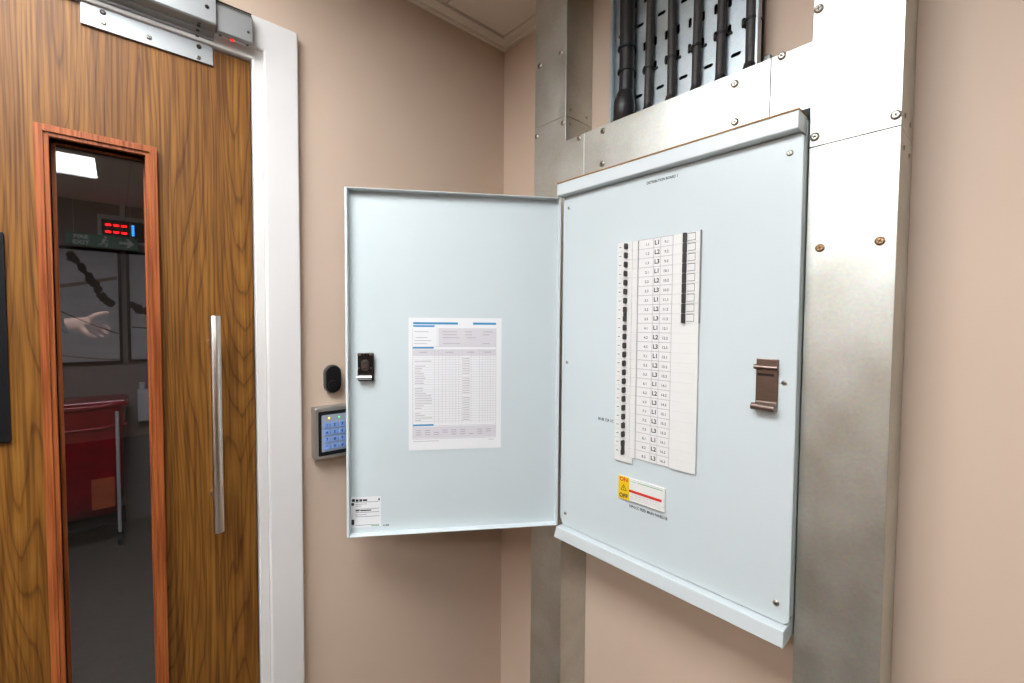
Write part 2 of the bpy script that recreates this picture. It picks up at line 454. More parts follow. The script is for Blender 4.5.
# pull handle (a part of the door): D bar on two posts
hd = MB()
hd.tube([LW(-0.7752, 1.0862, .050), LW(-0.7752, 1.5125, .050)], 0.0092, 20)
ph = hd.build('pull_handle', 'brushed_steel', door, bevel=0.001, smooth=False)
for p in ph.data.polygons:
    p.use_smooth = len(p.vertices) == 4
for z in (1.459, 1.149):
    MB().tube([LW(-0.7752, z, 0.0), LW(-0.7752, z, 0.048)], 0.0075, 14).build('handle_post', 'brushed_steel', ph, smooth=False)

# black plate on the door, cut by the left edge of the photograph
bp = MB(); bp.prism(rrect(-1.145, -1.0505, 1.3035, 1.6415, 0.003), 0.0, 0.006, LW)
tag(bp.build('door_plate', 'black_plastic', None, bevel=0.001), 'black rectangular plate fixed to the wooden door left of its glass', 'plate')

# ------------------------------------------------------------------ magnetic door lock
ml = empty('door_lock_bracket', (-0.859, -0.0, 2.009), 'silver angle bracket and armature housing screwed across the top of the wooden door', 'door lock')
qbox(MB(), LW, -0.9541, -0.7640, 2.0095, 2.062, 0.0002, 0.005).build('mounting_plate', 'anodised', ml, bevel=0.0008)
st = MB()
st.prism([(0.005, 2.052), (0.0165, 2.054), (0.0165, 2.058), (0.030, 2.060), (0.030, 2.063), (0.048, 2.066), (0.050, 2.069), (0.050, 2.155), (0.0215, 2.155), (0.0215, 2.062), (0.005, 2.062)], -0.9541, -0.7640, lambda c, b, a: LW(a, b, c))
st.build('armature_housing', 'anodised', ml, bevel=0.0008)
for a, b in ((-0.925, 2.0225), (-0.863, 2.0235), (-0.788, 2.0165)):
    screw(LW, a, b, 0.005, 0.0042, 'screw_steel', ml)
for a, b in ((-0.9255, 2.0395), (-0.787, 2.037)):
    screw(LW, a, b, 0.005, 0.0042, 'latch_dark', ml, slot=False)
screw(LW, -0.779, 2.094, 0.050, 0.0035, 'latch_dark', ml, slot=False)
for k in range(4):
    qbox(MB(), LW, -0.7885, -0.7855, 2.0588 + 0.0, 2.0588 + .0008, 0.018 + .0075 * k, 0.021 + .0075 * k)
vent = MB()
for k in range(4):
    c = 0.010 + 0.011 * k
    z = 2.0526 + (0.0 if c < .0165 else .006 if c < .03 else .0095)
    vent.box(-0.793, -0.788, -c - .004, -c, z - .0012, z + .001)
vent.build('vent_slots', 'screw_dark', ml)
mg = empty('door_magnet', (-0.731, 0, 2.06), 'small silver magnet box with a red light fixed to the white door head', 'door magnet')
mb = MB()
mb.prism([(0.012, 2.0705), (0.034, 2.0605), (0.040, 2.064), (0.040, 2.112), (0.036, 2.116), (0.0205, 2.130), (0.0205, 2.0705)], -0.7625, -0.7005, lambda c, b, a: LW(a, b, c))
mb.build('magnet_body', 'anodised', mg, bevel=0.001)
rl = MB()
for z in (2.119, 2.1235):
    rl.box(-0.7620, -0.701, -0.0338, -0.030, z - .0006, z + .0006)
rl.build('groove', 'screw_dark', mg)
led = MB(); led.tube([(-0.7345, -0.027, 2.0645), (-0.7345, -0.027, 2.0600)], 0.0028, 12)
led.build('indicator_light', 'led_red', mg)
for a in (-0.755, -0.7085):
    mb = MB(); mb.tube([(a, -0.029, 2.0645), (a, -0.029, 2.0610)], 0.0026, 10); mb.build('screw', 'latch_dark', mg)
screw(LW, -0.7085, 2.082, 0.040, 0.0026, 'screw_dark', mg, slot=False)

# ------------------------------------------------------------------ keypad and exit button on the door wall
kp = empty('access_keypad', (-0.538, 0, 1.184), 'silver access keypad with lit blue keys on the beige wall beside the door frame', 'keypad')
kx0, kx1, kz0, kz1 = -0.5845, -0.4965, 1.1840, 1.3055
mb = MB(); mb.prism(rrect(kx0, kx1, kz0, kz1, 0.005), 0.0, 0.0285, LW)
mb.build('keypad_body', 'keypad_silver', kp, bevel=0.0035, seg=3)
bz = MB(); bz.prism(rrect(kx0 + .0075, kx1 - .0075, kz0 + .0085, kz1 - .0095, 0.003), 0.0285, 0.0298, LW)
bezel = bz.build('bezel', 'black_plastic', kp, bevel=0.0006)
sc_ = MB(); sc_.prism(rrect(kx0 + .0145, kx1 - .0145, kz0 + .018, kz1 - .018, 0.002), 0.0298, 0.0304, LW)
sc_.build('key_field', 'key_surround', bezel)
for r in range(4):
    for c in range(3):
        a = -0.5588 + 0.0175 * c; b = 1.2635 - 0.0167 * r
        k = MB(); k.prism(rrect(a - .0064, a + .0064, b - .0060, b + .0060, 0.0015, 3), 0.0304, 0.0330, LW)
        ko = k.build('key', 'key_blue', kp)
        t = MB(); put_text(t, ['123', '456', '789', '*0#'][r][c], 0.0085, a, b, 0.03315, LW)
        t.build('key_print', 'print_black', ko)
for a, mname in ((-0.5535, 'led_yellow'), (-0.5300, 'led_green')):
    k = MB(); disc(k, LW, a, 1.2795, 0.0304, 0.0316, 0.0022, 0.0018, 10); k.build('status_light', mname, kp)

ob = empty('exit_button', (-0.5365, 0, 1.334), 'black oval push button unit on the beige wall above the keypad', 'button')
def capsule(a, b0, b1, r, n=10):
    pts = []
    for k in range(n + 1):
        t = math.pi * k / n; pts.append((a + r * math.cos(t), b1 - r + r * math.sin(t)))
    for k in range(n + 1):
        t = math.pi + math.pi * k / n; pts.append((a + r * math.cos(t), b0 + r + r * math.sin(t)))
    return pts
mb = MB(); mb.prism(capsule(-0.5365, 1.334, 1.4015, 0.0195), 0.0, 0.0125, LW)
mb.build('backplate', 'tripod_grey', ob, bevel=0.002)
mb = MB(); mb.prism(capsule(-0.5365, 1.3362, 1.3993, 0.0173), 0.0125, 0.0165, LW)
mb.build('faceplate', 'black_plastic', ob, bevel=0.0012)
mb = MB(); disc(mb, LW, -0.5395, 1.3545, 0.0165, 0.0215, 0.0115, 0.0105, 24)
mb.build('push_button', 'black_plastic', ob, bevel=0.001)

# ================================================================== STEEL TRUNKING
TD = 0.100
def trunk(label, poly_list, lids, screws, dull=False, brass=()):
    """one section of trunking: folded body (a,b rectangles) and lids slightly proud"""
    a_ = [p[0] for q in poly_list for p in q]; b_ = [p[1] for q in poly_list for p in q]
    t = empty('cable_trunking', RW((min(a_) + max(a_)) / 2, min(b_), 0), label, 'trunking')
    mb = MB()
    for q in poly_list:
        mb.prism(q, 0.0005, TD - .0018, RW)
    mb.build('trunking_body', 'galvanised_dull' if dull else 'galvanised', t, bevel=0.0012)
    for q in lids:
        l = MB(); l.prism(q, TD - .0018, TD, RW)
        l.build('lid', 'galvanised', t, bevel=0.0006)
    for k, (a, b) in enumerate(screws):
        screw(RW, a, b, TD, 0.0064, 'screw_steel', t, ang=0.3 + .7 * k)
    for k, (a, b) in enumerate(brass):
        screw(RW, a, b, TD, 0.0062, 'screw_brass', t, ang=0.3 + .7 * k)
    return t
def rect(a0, a1, b0, b1): return [(a0, b0), (a1, b0), (a1, b1), (a0, b1)]
g = 0.0004
L0, L1, R0, R1 = 0.2405, 0.3465, 0.8570, 0.9670
HT, HB = 1.9430, 1.8420
def inset(q, d=0.0006):
    ca = sum(p[0] for p in q) / len(q); cb = sum(p[1] for p in q) / len(q)
    return q
t1 = trunk('galvanised steel vertical trunking rising to the ceiling beside the room corner', [rect(L0, L1, 2.0040, H - .013)], [rect(L0, L1, 2.0040, H - .013)], [(0.2574, 2.156), (0.3289, 2.157)])
tee = [(L0, 1.700), (L1, 1.700), (L1, HB), (0.4045, HB), (0.4045, HT), (L1, HT), (L1, 2.0030), (L0, 2.0030)]
t2 = trunk('galvanised steel corner tee joining the left vertical trunking to the horizontal run', [tee], [tee], [(0.2480, 1.9824), (0.3379, 1.9875), (0.3887, 1.9365)])
t3 = trunk('galvanised steel vertical trunking below the open blue board door', [rect(L0, L1, 0.0, 1.699)], [rect(L0, L1, 0.0, 1.699)], [])
t4 = trunk('horizontal galvanised steel trunking run along the top of the blue board', [rect(0.4052, 0.7978, HB, HT)], [rect(0.4052, 0.7978, HB, HT)], [(0.4576, 1.931), (0.4562, 1.859), (0.741, 1.9231), (0.7427, 1.8572)])
tee2 = [(R0, 1.7800), (R1, 1.7800), (R1, H - .013), (R0, H - .013), (R0, HT), (0.7986, HT), (0.7986, HB), (R0, HB)]
t5 = trunk('bright galvanised steel tee at the upper right corner of the trunking', [tee2], [tee2], [(0.9608, 1.7952), (0.8643, 1.7944), (0.8641, 1.9882), (0.8144, 1.9391)])
t6 = trunk('galvanised steel vertical trunking standing right of the blue board', [rect(R0, R1, 0.0, 1.7790)], [rect(R0, R1, 0.0, 1.7790)], [], brass=[(0.8758, 1.6216), (0.9485, 1.6226)])
# rivets on side faces
def SR(y):  # frame on a side face at y facing -y: a -> depth from wall, b height, c proud
    return lambda a, b, c: (-a, -y - c, b)
for t, y, pts in ((t1, L1, ((0.084, 2.021), (0.022, 2.021))), (t2, L1, ((0.084, 1.987), (0.022, 1.985))), (t5, R1, ((0.030, 1.800), (0.075, 1.800))), (t6, R1, ((0.030, 1.755), (0.075, 1.755)))):
    for a, b in pts:
        mb = MB(); disc(mb, SR(y), a, b, 0, 0.0016, 0.0042, 0.0030, 12); mb.build('rivet', 'screw_steel', t)

# ================================================================== CABLE TRAY AND CABLES
tray = empty('cable_tray', RW(0.59, HT, 0), 'perforated galvanised cable tray on the wall above the horizontal trunking', 'cable tray')
def tray_plate(a0, a1, b0, b1, slots, c0, c1):
    cu = bpy.data.curves.new('plate', 'CURVE'); cu.dimensions = '2D'; cu.fill_mode = 'BOTH'; cu.extrude = (c1 - c0) / 2
    for poly in [rect(a0, a1, b0, b1)] + slots:
        s = cu.splines.new('POLY'); s.points.add(len(poly) - 1); s.use_cyclic_u = True
        for p, q in zip(s.points, poly):
            p.co = (q[0], q[1], 0, 1)
    o = bpy.data.objects.new('plate', cu); COL.objects.link(o); bpy.context.view_layer.update()
    me = o.evaluated_get(bpy.context.evaluated_depsgraph_get()).to_mesh()
    mb = MB(); cm = (c0 + c1) / 2
    mb.add([RW(v.co.x, v.co.y, cm + v.co.z) for v in me.vertices], [tuple(p.vertices) for p in me.polygons])
    bpy.data.objects.remove(o); bpy.data.curves.remove(cu)
    return mb
slots = []
def slot(a, b, l, w, ang):
    pts = []
    for (s, t0) in ((1, -90), (-1, 90)):
        for k in range(5):
            t = math.radians(t0 + 180 * k / 4)
            pts.append((s * (l - w) + w * math.cos(t), w * math.sin(t)))
    ca, sa = math.cos(ang), math.sin(ang)
    return [(a + x * ca - y * sa, b + x * sa + y * ca) for x, y in pts]
HC = [0.4495 + 0.0525 * k for k in range(6)]
TA0, TA1, TB0, TB1 = 0.4345, 0.7545, HT + .0005, H - .02
for z in (2.014, 2.169, 2.324):
    for a in HC:
        if z + .006 < TB1:
            slots.append(slot(a, z, .0095, .0037, 0.0))
for z in (1.962, 2.066, 2.1175, 2.2215, 2.273):
    for a in HC:
        for d in (0.0125, 0.0395):
            if a + d < TA1 - .008:
                slots.append(slot(a + d, z, .0100, .0036, math.pi / 2))
tray_plate(TA0, TA1, TB0, TB1, slots, .0285, .0300).build('tray_base', 'tray_steel', tray)
qbox(MB(), RW, TA0, TA1, TB0, TB1, .0120, .0150).build('slot_shade_sheet', 'rubber_black', tray)  # added black sheet, stands in for the shade seen through the slots
for a0, a1 in ((TA0 - .0015, TA0), (TA1, TA1 + .0015)):
    qbox(MB(), RW, a0, a1, TB0, TB1, .0285, .046).build('tray_flange', 'tray_steel', tray)
for a0, a1 in ((TA0, TA0 + .005), (TA1 - .005, TA1)):
    qbox(MB(), RW, a0, a1, TB0, TB1, .0445, .046).build('return_lip', 'tray_steel', tray)
for z in (1.97, 2.25):
    mb = MB(); qbox(mb, RW, TA0 - .004, TA1 + .012, z, z + .030, .0, .0118); mb.build('support_channel', 'galvanised_dull', tray, bevel=.002)
for z in (1.985,):
    mb = MB(); disc(mb, SR(TA1 + .012), .006, z, 0, .006, .0055, .005, 6); mb.build('bolt', 'latch_dark', tray)

def cable(a, r, label, ties, ztop=H - .014, big=False):
    c = .0305 + r + .0005
    t = empty('power_cable', RW(a, HT, c), label, 'cable', 'black cables on the perforated tray')
    pts = []; n = 14
    ph = random.random() * 6
    for k in range(n + 1):
        z = HT + .001 + (ztop - HT - .001) * k / n
        pts.append(RW(a + .0012 * math.sin(ph + z * 9), z, c + .0010 * (1 + math.sin(ph * 2 + z * 7))))
    mb = MB(); mb.tube(pts, r, 18)
    mb.build('sheath', 'cable_black' if big else 'cable_grey', t, smooth=True)
    # gland shroud where it enters the trunking
    g0, g1 = (0.052, 0.078) if big else (0.010, 0.034)
    R = r * (1.45 if big else 1.55)
    sh = MB(); sh.tube([RW(a, HT + .0005, c + .006), RW(a, HT + g0, c + .005), RW(a, HT + g0 + .006, c + .005), RW(a, HT + g1, c + .001), RW(a, HT + g1 + .003, c + .001)], [R, R, R * .96, r * 1.12, r * 1.1], 20)
    sh.build('gland_shroud', 'cable_black', t, smooth=True)
    for z in ties:
        tb = MB(); tb.tube([RW(a, z - .0022, c + .0008), RW(a, z + .0022, c + .0008)], r * 1.13 + .0006, 18)
        if not big:
            qbox(tb, RW, a - r - .007, a + r + .008, z - .002, z + .002, .0302, .0330)
            qbox(tb, RW, a - r - .0055, a - r + .001, z - .004, z + .004, .030, c + .004)
        tb.build('cable_tie', 'rubber_black', t)
    return t
ca_pos = [0.4800, 0.5325, 0.5853, 0.6395, 0.6885, 0.7425]
cable(ca_pos[0], .0165, 'thickest black cable with a large tapered gland at the left of the tray', (2.0695, 2.1203), big=True)
for k, lab in ((1, 'thin dark cable next to the thick one on the tray'), (2, 'third dark cable from the left on the perforated tray'), (3, 'fourth dark cable from the left on the perforated tray'), (4, 'second dark cable from the right edge of the tray'), (5, 'rightmost dark cable against the edge of the tray')):
    cable(ca_pos[k], .0095 if k == 5 else .0084, lab, (2.0575, 2.255))

# ================================================================== DISTRIBUTION BOARD
db = empty('distribution_board', RW(0.606, 0.992, 0), 'pale blue electrical distribution board with its door open beside the trunking', 'fuse board')
B0, B1, BZ0, BZ1 = 0.364, 0.8545, 0.995, 1.8265
qbox(MB(), RW, B0, B1, BZ0 + .004, BZ1 - .002, 0.0, 0.1000).build('enclosure', 'board_blue', db, bevel=.002)
CF = 0.122                         # front face of the cover
cap = MB(); cap.prism([(0.0, 1.8285), (0.138, 1.8285), (0.140, 1.8265), (0.140, 1.8018), (0.138, 1.8005), (0.100, 1.8005), (0.100, 1.8265), (0.0, 1.8265)], 0.3580, 0.8530, lambda c, b, a: RW(a, b, c))
cap.build('top_cap', 'board_white_blue', db, bevel=.0012)
gk = MB(); qbox(gk, RW, 0.3580, 0.8530, 1.8286, 1.8312, 0.1015, 0.1395); gk.build('tan_strip', 'strip_tan', db)  # thin tan strip along the top of the cap
bc = MB()
bc.add([RW(.3655, 1.0165, .100), RW(.3655, 1.0165, .139), RW(.3585, .9890, .140), RW(.3585, .9890, .030),
        RW(.8535, 1.0165, .100), RW(.8535, 1.0165, .139), RW(.8535, .9890, .140), RW(.8535, .9890, .030)],
       [(0, 1, 2, 3), (7, 6, 5, 4), (0, 4, 5, 1), (1, 5, 6, 2), (2, 6, 7, 3), (3, 7, 4, 0)])
bc.build('bottom_cap', 'board_white_blue', db, bevel=.0012)
cv = MB(); cv.prism(rrect(0.3665, 0.8560, 1.0180, 1.7995, 0.010), CF - .004, CF, RW)
cover = cv.build('cover_plate', 'board_blue', db, bevel=.0015, seg=3)
for a0, a1 in ((0.3665, 0.3690), (0.8530, 0.8555)):
    qbox(MB(), RW, a0, a1, 1.030, 1.795, 0.1005, CF - .004).build('cover_return', 'board_blue', cover)
gp = MB(); qbox(gp, RW, 0.372, 0.8525, 1.0226, 1.7990, 0.1005, CF - .0045); gp.build('inner_frame', 'dark_gap', db)
hs = MB(); qbox(hs, RW, 0.3622, 0.3664, 1.0300, 1.7960, .100, 0.1215); hs.build('hinge_strip', 'board_blue', db, bevel=.001)
for a, b, r in ((0.8370, 1.7718, .0048), (0.8365, 1.0481, .0048), (0.3800, 1.7724, .0040), (0.3795, 1.4118, .0040), (0.3790, 1.0484, .0040), (0.8390, 1.4092, .0038)):
    screw(RW, a, b, CF, r, 'screw_steel', cover)
# engraved text on the cover
tx = MB(); put_text(tx, 'DISTRIBUTION BOARD 1', 0.0073, 0.6170, 1.7822, CF + .0002, RW, sx=.82); tx.build('lettering', 'print_black', cover)
tx = MB(); put_text(tx, '00 80 12A 1C', 0.0085, 0.4930, 1.2925, CF + .0002, RW, sx=.85); tx.build('lettering', 'print_black', cover)
tx = MB(); put_text(tx, 'DPN.CC FEED MAIN PANEL/1B', 0.0080, 0.5995, 1.1220, CF + .0002, RW, sx=.80); tx.build('lettering', 'print_black', cover)

# strike plate (latch keeper) on the cover
sp = MB(); sp.prism([(0.0, 1.4465), (0.0035, 1.4465), (0.0035, 1.3760), (0.0070, 1.3720), (0.0135, 1.3690), (0.0135, 1.3640), (0.004, 1.3610), (0.0, 1.3650)], 0.7975, 0.8305, lambda c, b, a: RW(a, b, CF + c))
strike = sp.build('strike_plate', 'bronze_steel', db, bevel=.0008)
rb = MB(); rb.tube([RW(0.7955, 1.4330, CF + .0065), RW(0.8310, 1.4325, CF + .0065)], .0040, 14); rb.build('strike_bar', 'bronze_steel', strike)
rb = MB(); rb.tube([RW(0.7950, 1.3685, CF + .0130), RW(0.8305, 1.3672, CF + .0130)], .0056, 16); rb.build('strike_bar', 'bronze_steel', strike)
qbox(MB(), RW, 0.800, 0.825, 1.4185, 1.4225, CF + .0035, CF + .0042).build('crease', 'latch_dark', strike)

# breakers and row labels
Z0, PIT = 1.6618, 0.018565
pl = MB(); qbox(pl, RW, .5690, .6450, Z0 - 23.5 * PIT - .001, Z0 + .5 * PIT + .001, CF, CF + .0016); pl.build('label_backing', 'print_pale', db)
def shared(mb, name, material, origin):
    me = mb.mesh(name, origin); me.materials.append(MATS[material]); return me
o0 = RW(.5415, Z0, CF)
mbB = MB(); qbox(mbB, RW, .5205, .5565, Z0 - PIT * .485, Z0 + PIT * .485, CF, CF + .0055); qbox(mbB, RW, .5565, .5688, Z0 - PIT * .485, Z0 + PIT * .485, CF, CF + .0040)
meB = shared(mbB, 'circuit_breaker', 'white_plastic', o0)
mbT = MB(); mbT.prism(rrect(.5405, .5465, Z0 - .0062, Z0 + .0062, .0028, 3), CF + .0055, CF + .0120, RW)
meT = shared(mbT, 'toggle', 'toggle_black', o0)
mbR = MB(); qbox(mbR, RW, .5250, .5305, Z0 - .0007, Z0 + .0007, CF + .0055, CF + .0058)
meR = shared(mbR, 'rating_mark', 'print_grey', o0)
o1 = RW(.672, Z0, CF)
mbC = MB(); qbox(mbC, RW, .6465, .6980, Z0 - PIT * .488, Z0 + PIT * .488, CF, CF + .0060)
meC = shared(mbC, 'circuit_breaker', 'white_plastic', o1)
mbD = MB(); mbD.prism(rrect(.6678, .6738, Z0 - PIT * .487, Z0 + PIT * .487, .0010, 2), CF + .006, CF + .0115, RW)
meD = shared(mbD, 'toggle', 'toggle_black', o1)
mbW = MB()
qbox(mbW, RW, .6755, .6900, Z0 + .0070, Z0 + .0081, CF + .006, CF + .0064); qbox(mbW, RW, .6755, .6900, Z0 - .0060, Z0 - .0050, CF + .006, CF + .0064); qbox(mbW, RW, .6896, .6902, Z0 - .0060, Z0 + .0081, CF + .006, CF + .0064)
meW = shared(mbW, 'rating_window', 'print_grey', o1)
mbP = MB(); qbox(mbP, RW, .6460, .6985, Z0 - PIT * .497, Z0 + PIT * .497, CF, CF + .0052)
meP = shared(mbP, 'blanking_plate', 'white_plastic', o1)
mbK = MB()
for a0, a1 in ((.5705, .6030), (.6040, .6180), (.6190, .6435)):
    qbox(mbK, RW, a0, a1, Z0 - PIT * .465, Z0 + PIT * .465, CF + .0016, CF + .0024)
oK = RW(.607, Z0, CF)
meK = shared(mbK, 'row_label', 'label_card', oK)
ln = MB()
for k in range(24):
    dz = Vector((0, 0, -PIT * k))
    b = link('circuit_breaker', meB, None, db, Vector(o0) + dz)
    link('toggle', meT, None, b, Vector(o0) + dz)
    link('rating_mark', meR, None, b, Vector(o0) + dz)
    if k < 9:
        c = link('circuit_breaker', meC, None, db, Vector(o1) + dz)
        link('toggle', meD, None, c, Vector(o1) + dz)
        link('rating_window', meW, None, c, Vector(o1) + dz)
    else:
        link('blanking_plate', meP, None, db, Vector(o1) + dz)
    kl = link('row_label', meK, None, db, Vector(oK) + dz)
    z = Z0 - PIT * k
    t = MB()
    put_text(t, 'L%d' % (k % 3 + 1), 0.0120, .6110, z, CF + .00255, RW, sx=.95)
    t.build('phase_print', 'print_black', kl)
    t = MB()
    put_text(t, '%d.%d' % (k // 3 + 1, k % 3 + 1), 0.0072, .5895, z - .001, CF + .00255, RW)
    t.build('circuit_print', 'print_grey', kl)
    t = MB()
    put_text(t, '%d.%d' % (k // 3 + 9, k % 3 + 1), 0.0072, .6310, z - .001, CF + .00255, RW)
    t.build('circuit_print', 'print_grey', kl)
for kk in (7, 22):    # linked double-pole toggles
    z = Z0 - PIT * (kk + .5)
    mb = MB(); mb.prism(rrect(.5410, .5460, z - .006, z + .006, .001, 2), CF + .0055, CF + .0112, RW); mb.build('toggle_link', 'toggle_black', db)
zb = Z0 - 23.5 * PIT
mb = MB(); qbox(mb, RW, .5205, .5640, zb - .012, zb, CF, CF + .0050); mb.build('blanking_strip', 'white_plastic', db)
mb = MB(); qbox(mb, RW, .6985, .6991, Z0 - 8.5 * PIT, Z0 + .6 * PIT, CF, CF + .0062); mb.build('edge_strip', 'print_pale', db)

# main switch with ON / OFF warning label
ms = MB(); qbox(ms, RW, .5320, .6385, 1.1345, 1.1815, CF, CF + .0040)
msw = ms.build('main_switch', 'white_plastic', db)
yl = MB(); qbox(yl, RW, .5318, .5580, 1.1338, 1.1822, CF + .0040, CF + .0048); yl.build('warning_label', 'warning_yellow', msw)
t = MB(); put_text(t, 'ON', .0120, .5449, 1.1755, CF + .0050, RW, sx=1.05); t.build('on_print', 'print_red', msw)
t = MB(); put_text(t, 'OFF', .0120, .5449, 1.1412, CF + .0050, RW, sx=1.0); t.build('off_print', 'print_black', msw)
tr = MB()
def tri(r): return [(.5449 + r * math.cos(math.radians(90 + 120 * k)), 1.1570 + r * math.sin(math.radians(90 + 120 * k))) for k in range(3)]
P, Q = tri(.0088), tri(.0066)
for k in range(3):
    tr.prism([P[k], P[(k + 1) % 3], Q[(k + 1) % 3], Q[k]], CF + .0048, CF + .0050, RW)
put_text(tr, '!', .0085, .5449, 1.1570, CF + .0050, RW)
tr.build('hazard_print', 'print_black', msw)
t = MB(); qbox(t, RW, .5580, .6320, 1.1530, 1.1582, CF + .0040, CF + .0046); t.build('red_stripe', 'print_red', msw)
t = MB(); qbox(t, RW, .5780, .6340, 1.1758, 1.1770, CF + .0040, CF + .0043); qbox(t, RW, .5610, .5740, 1.1758, 1.1764, CF + .0040, CF + .0043); t.build('green_line', 'print_green', msw)
t = MB()
for r in range(3):
    a = .5620
    while a < .632:
        wd = random.uniform(.003, .007); qbox(t, RW, a, a + wd, 1.1480 - .0042 * r, 1.1488 - .0042 * r, CF + .0040, CF + .0042); a += wd + .003
t.build('small_print', 'print_pale', msw)
qbox(MB(), RW, .5600, .6385, 1.1341, 1.1347, CF, CF + .0043).build('base_line', 'print_grey', msw)

# ------------------------------------------------------------------ open door of the board (hinged part)
hx, hy = -0.1265, -0.3590
DRX, DRY = -0.83821, 0.54535       # from hinge to free edge
NX, NY = -0.54535, -0.83821        # towards the viewer
def DO(a, b, c):                   # a: along image-right (hinge at 0, free edge at -0.491), b height, c towards viewer from the lip plane
    return (hx - a * DRX + c * NX, hy - a * DRY + c * NY, b)
W_, LZ0, LZ1, LD = 0.4905, 1.0135, 1.8000, 0.0205
dm = MB(); qbox(dm, DO, -W_, 0.0, LZ0, LZ1, -LD - .0015, -LD)
bdoor = dm.build('board_door', 'board_blue', db)
for nm, a0, a1, b0, b1 in (('free_edge_lip', -W_, -W_ + .0052, LZ0, LZ1), ('hinge_edge_lip', -.0040, 0.0, LZ0, LZ1)):
    mb = MB(); qbox(mb, DO, a0, a1, b0, b1, -LD, 0.0); mb.build(nm, 'board_white_blue', bdoor, bevel=.0008)
for nm, b0, b1 in (('top_lip', LZ1 - .0018, LZ1), ('bottom_lip', LZ0, LZ0 + .0018)):
    mb = MB(); qbox(mb, DO, -W_ + .0052, -.004, b0, b1, -LD, 0.0); mb.build(nm, 'board_white_blue', bdoor, bevel=.0005)
# latch on the inside of the door
la = MB(); la.prism(rrect(-.4665, -.4320, 1.3690, 1.4325, .0015, 2), -LD, -LD + .010, DO)
latch = la.build('latch', 'latch_dark', bdoor, bevel=.001)
mb = MB(); mb.tube([DO(-.4665, 1.3775, -LD + .0150), DO(-.4350, 1.3775, -LD + .0150)], .0052, 14); mb.build('latch_bar', 'chrome', latch)
mb = MB(); mb.prism(capsule(-.4500, 1.3920, 1.4180, .0085), -LD + .010, -LD + .0125, DO); mb.build('latch_boss', 'screw_dark', latch, bevel=.0008)
mb = MB(); mb.prism(rrect(-.4550, -.4450, 1.3990, 1.4120, .0015, 2), -LD + .0125, -LD + .0145, DO); mb.build('latch_button', 'bronze_steel', latch)
for a in (-.4625, -.4370):
    mb = MB(); qbox(mb, DO, a - .004, a + .004, 1.4270, 1.4318, -LD + .010, -LD + .0118); mb.build('latch_tab', 'chrome', latch)
for a in (-.4635, -.4372):
    mb = MB(); disc(mb, DO, a, 1.3985, -LD + .010, -LD + .0118, .0022, .0018, 10); mb.build('latch_rivet', 'chrome', latch)
mb = MB(); disc(mb, DO, -.4490, 1.4280, -LD + .010, -LD + .0135, .0050, .0040, 12); mb.build('latch_pin', 'latch_dark', latch)
# maker's sticker low on the door
stk = MB(); qbox(stk, DO, -.4850, -.4180, 1.0270, 1.0985, -LD, -LD + .0004)
sticker = stk.build('sticker', 'paper', bdoor)
t = MB()
for a0, a1, b0, b1 in ((-.483, -.476, 1.088, 1.0945), (-.4745, -.468, 1.088, 1.0935), (-.4665, -.460, 1.088, 1.0935), (-.4585, -.449, 1.0885, 1.0930), (-.484, -.478, 1.0790, 1.0855), (-.424, -.4205, 1.0885, 1.0940), (-.4840, -.4780, 1.0340, 1.0465), (-.475, -.466, 1.0655, 1.0685), (-.4645, -.440, 1.0655, 1.0682)):
    qbox(t, DO, a0, a1, b0, b1, -LD + .0004, -LD + .0006)
t.build('bold_print', 'print_black', sticker)
t = MB()
for a0, a1, b in ((-.475, -.424, 1.0860), (-.475, -.450, 1.0815), (-.475, -.462, 1.0770), (-.475, -.422, 1.0700), (-.475, -.422, 1.0620), (-.475, -.450, 1.0565), (-.475, -.422, 1.0520), (-.475, -.422, 1.0320)):
    qbox(t, DO, a0, a1, b, b + .0009, -LD + .0004, -LD + .0006)
t.build('fine_print', 'print_grey', sticker)
t = MB(); qbox(t, DO, -.440, -.422, 1.0285, 1.0305, -LD + .0004, -LD + .0006); t.build('green_print', 'print_green', sticker)
t = MB(); qbox(t, DO, -.413, -.410, 1.0275, 1.0305, -LD, -LD + .0002); qbox(t, DO, -.408, -.400, 1.0275, 1.0305, -LD, -LD + .0002); t.build('stamp_print', 'print_grey', bdoor)

# ------------------------------------------------------------------ circuit chart in a clear sleeve on the door
ch = empty('circuit_chart', DO(-.245, 1.199, -LD), 'printed circuit chart with blue bars taped inside the open board door', 'chart')
P0, P1, PB, PT = -.3545, -.1375, 1.2035, 1.5140
CP = -LD + .0012
sl = MB(); qbox(sl, DO, -.3620, -.1245, 1.1985, 1.5160, -LD + .0002, -LD + .0006); sl.build('clear_sleeve', 'board_blue', ch)
pm = MB(); qbox(pm, DO, P0, P1, PB, PT, -LD + .0006, CP); sheet = pm.build('sheet', 'paper', ch)
for a0, a1, b0, b1 in ((-.3440, -.2410, 1.4985, 1.5035), (-.2055, -.1510, 1.4985, 1.5035), (-.3440, -.2950, 1.4925, 1.4965), (-.3455, -.2970, 1.4420, 1.4460), (-.3455, -.2970, 1.2600, 1.2645)):
    qbox(MB(), DO, a0, a1, b0, b1, CP, CP + .0002).build('blue_bar', 'print_blue', sheet)
for a0, a1, b0, b1 in ((-.2860, -.1505, 1.4465, 1.4900), (-.3455, -.1505, 1.4250, 1.4405), (-.3455, -.1505, 1.2310, 1.2585)):
    qbox(MB(), DO, a0, a1, b0, b1, CP, CP + .0001).build('tinted_box', 'print_lilac', sheet)
t = MB()
def hl(a0, a1, b, h=.0007): qbox(t, DO, a0, a1, b, b + h, CP + .0001, CP + .0003)
def vl(a, b0, b1, h=.0006): qbox(t, DO, a, a + h, b0, b1, CP + .0001, CP + .0003)
for k in range(27):
    hl(-.3455, -.1505, 1.4215 - k * .0058, .0005)
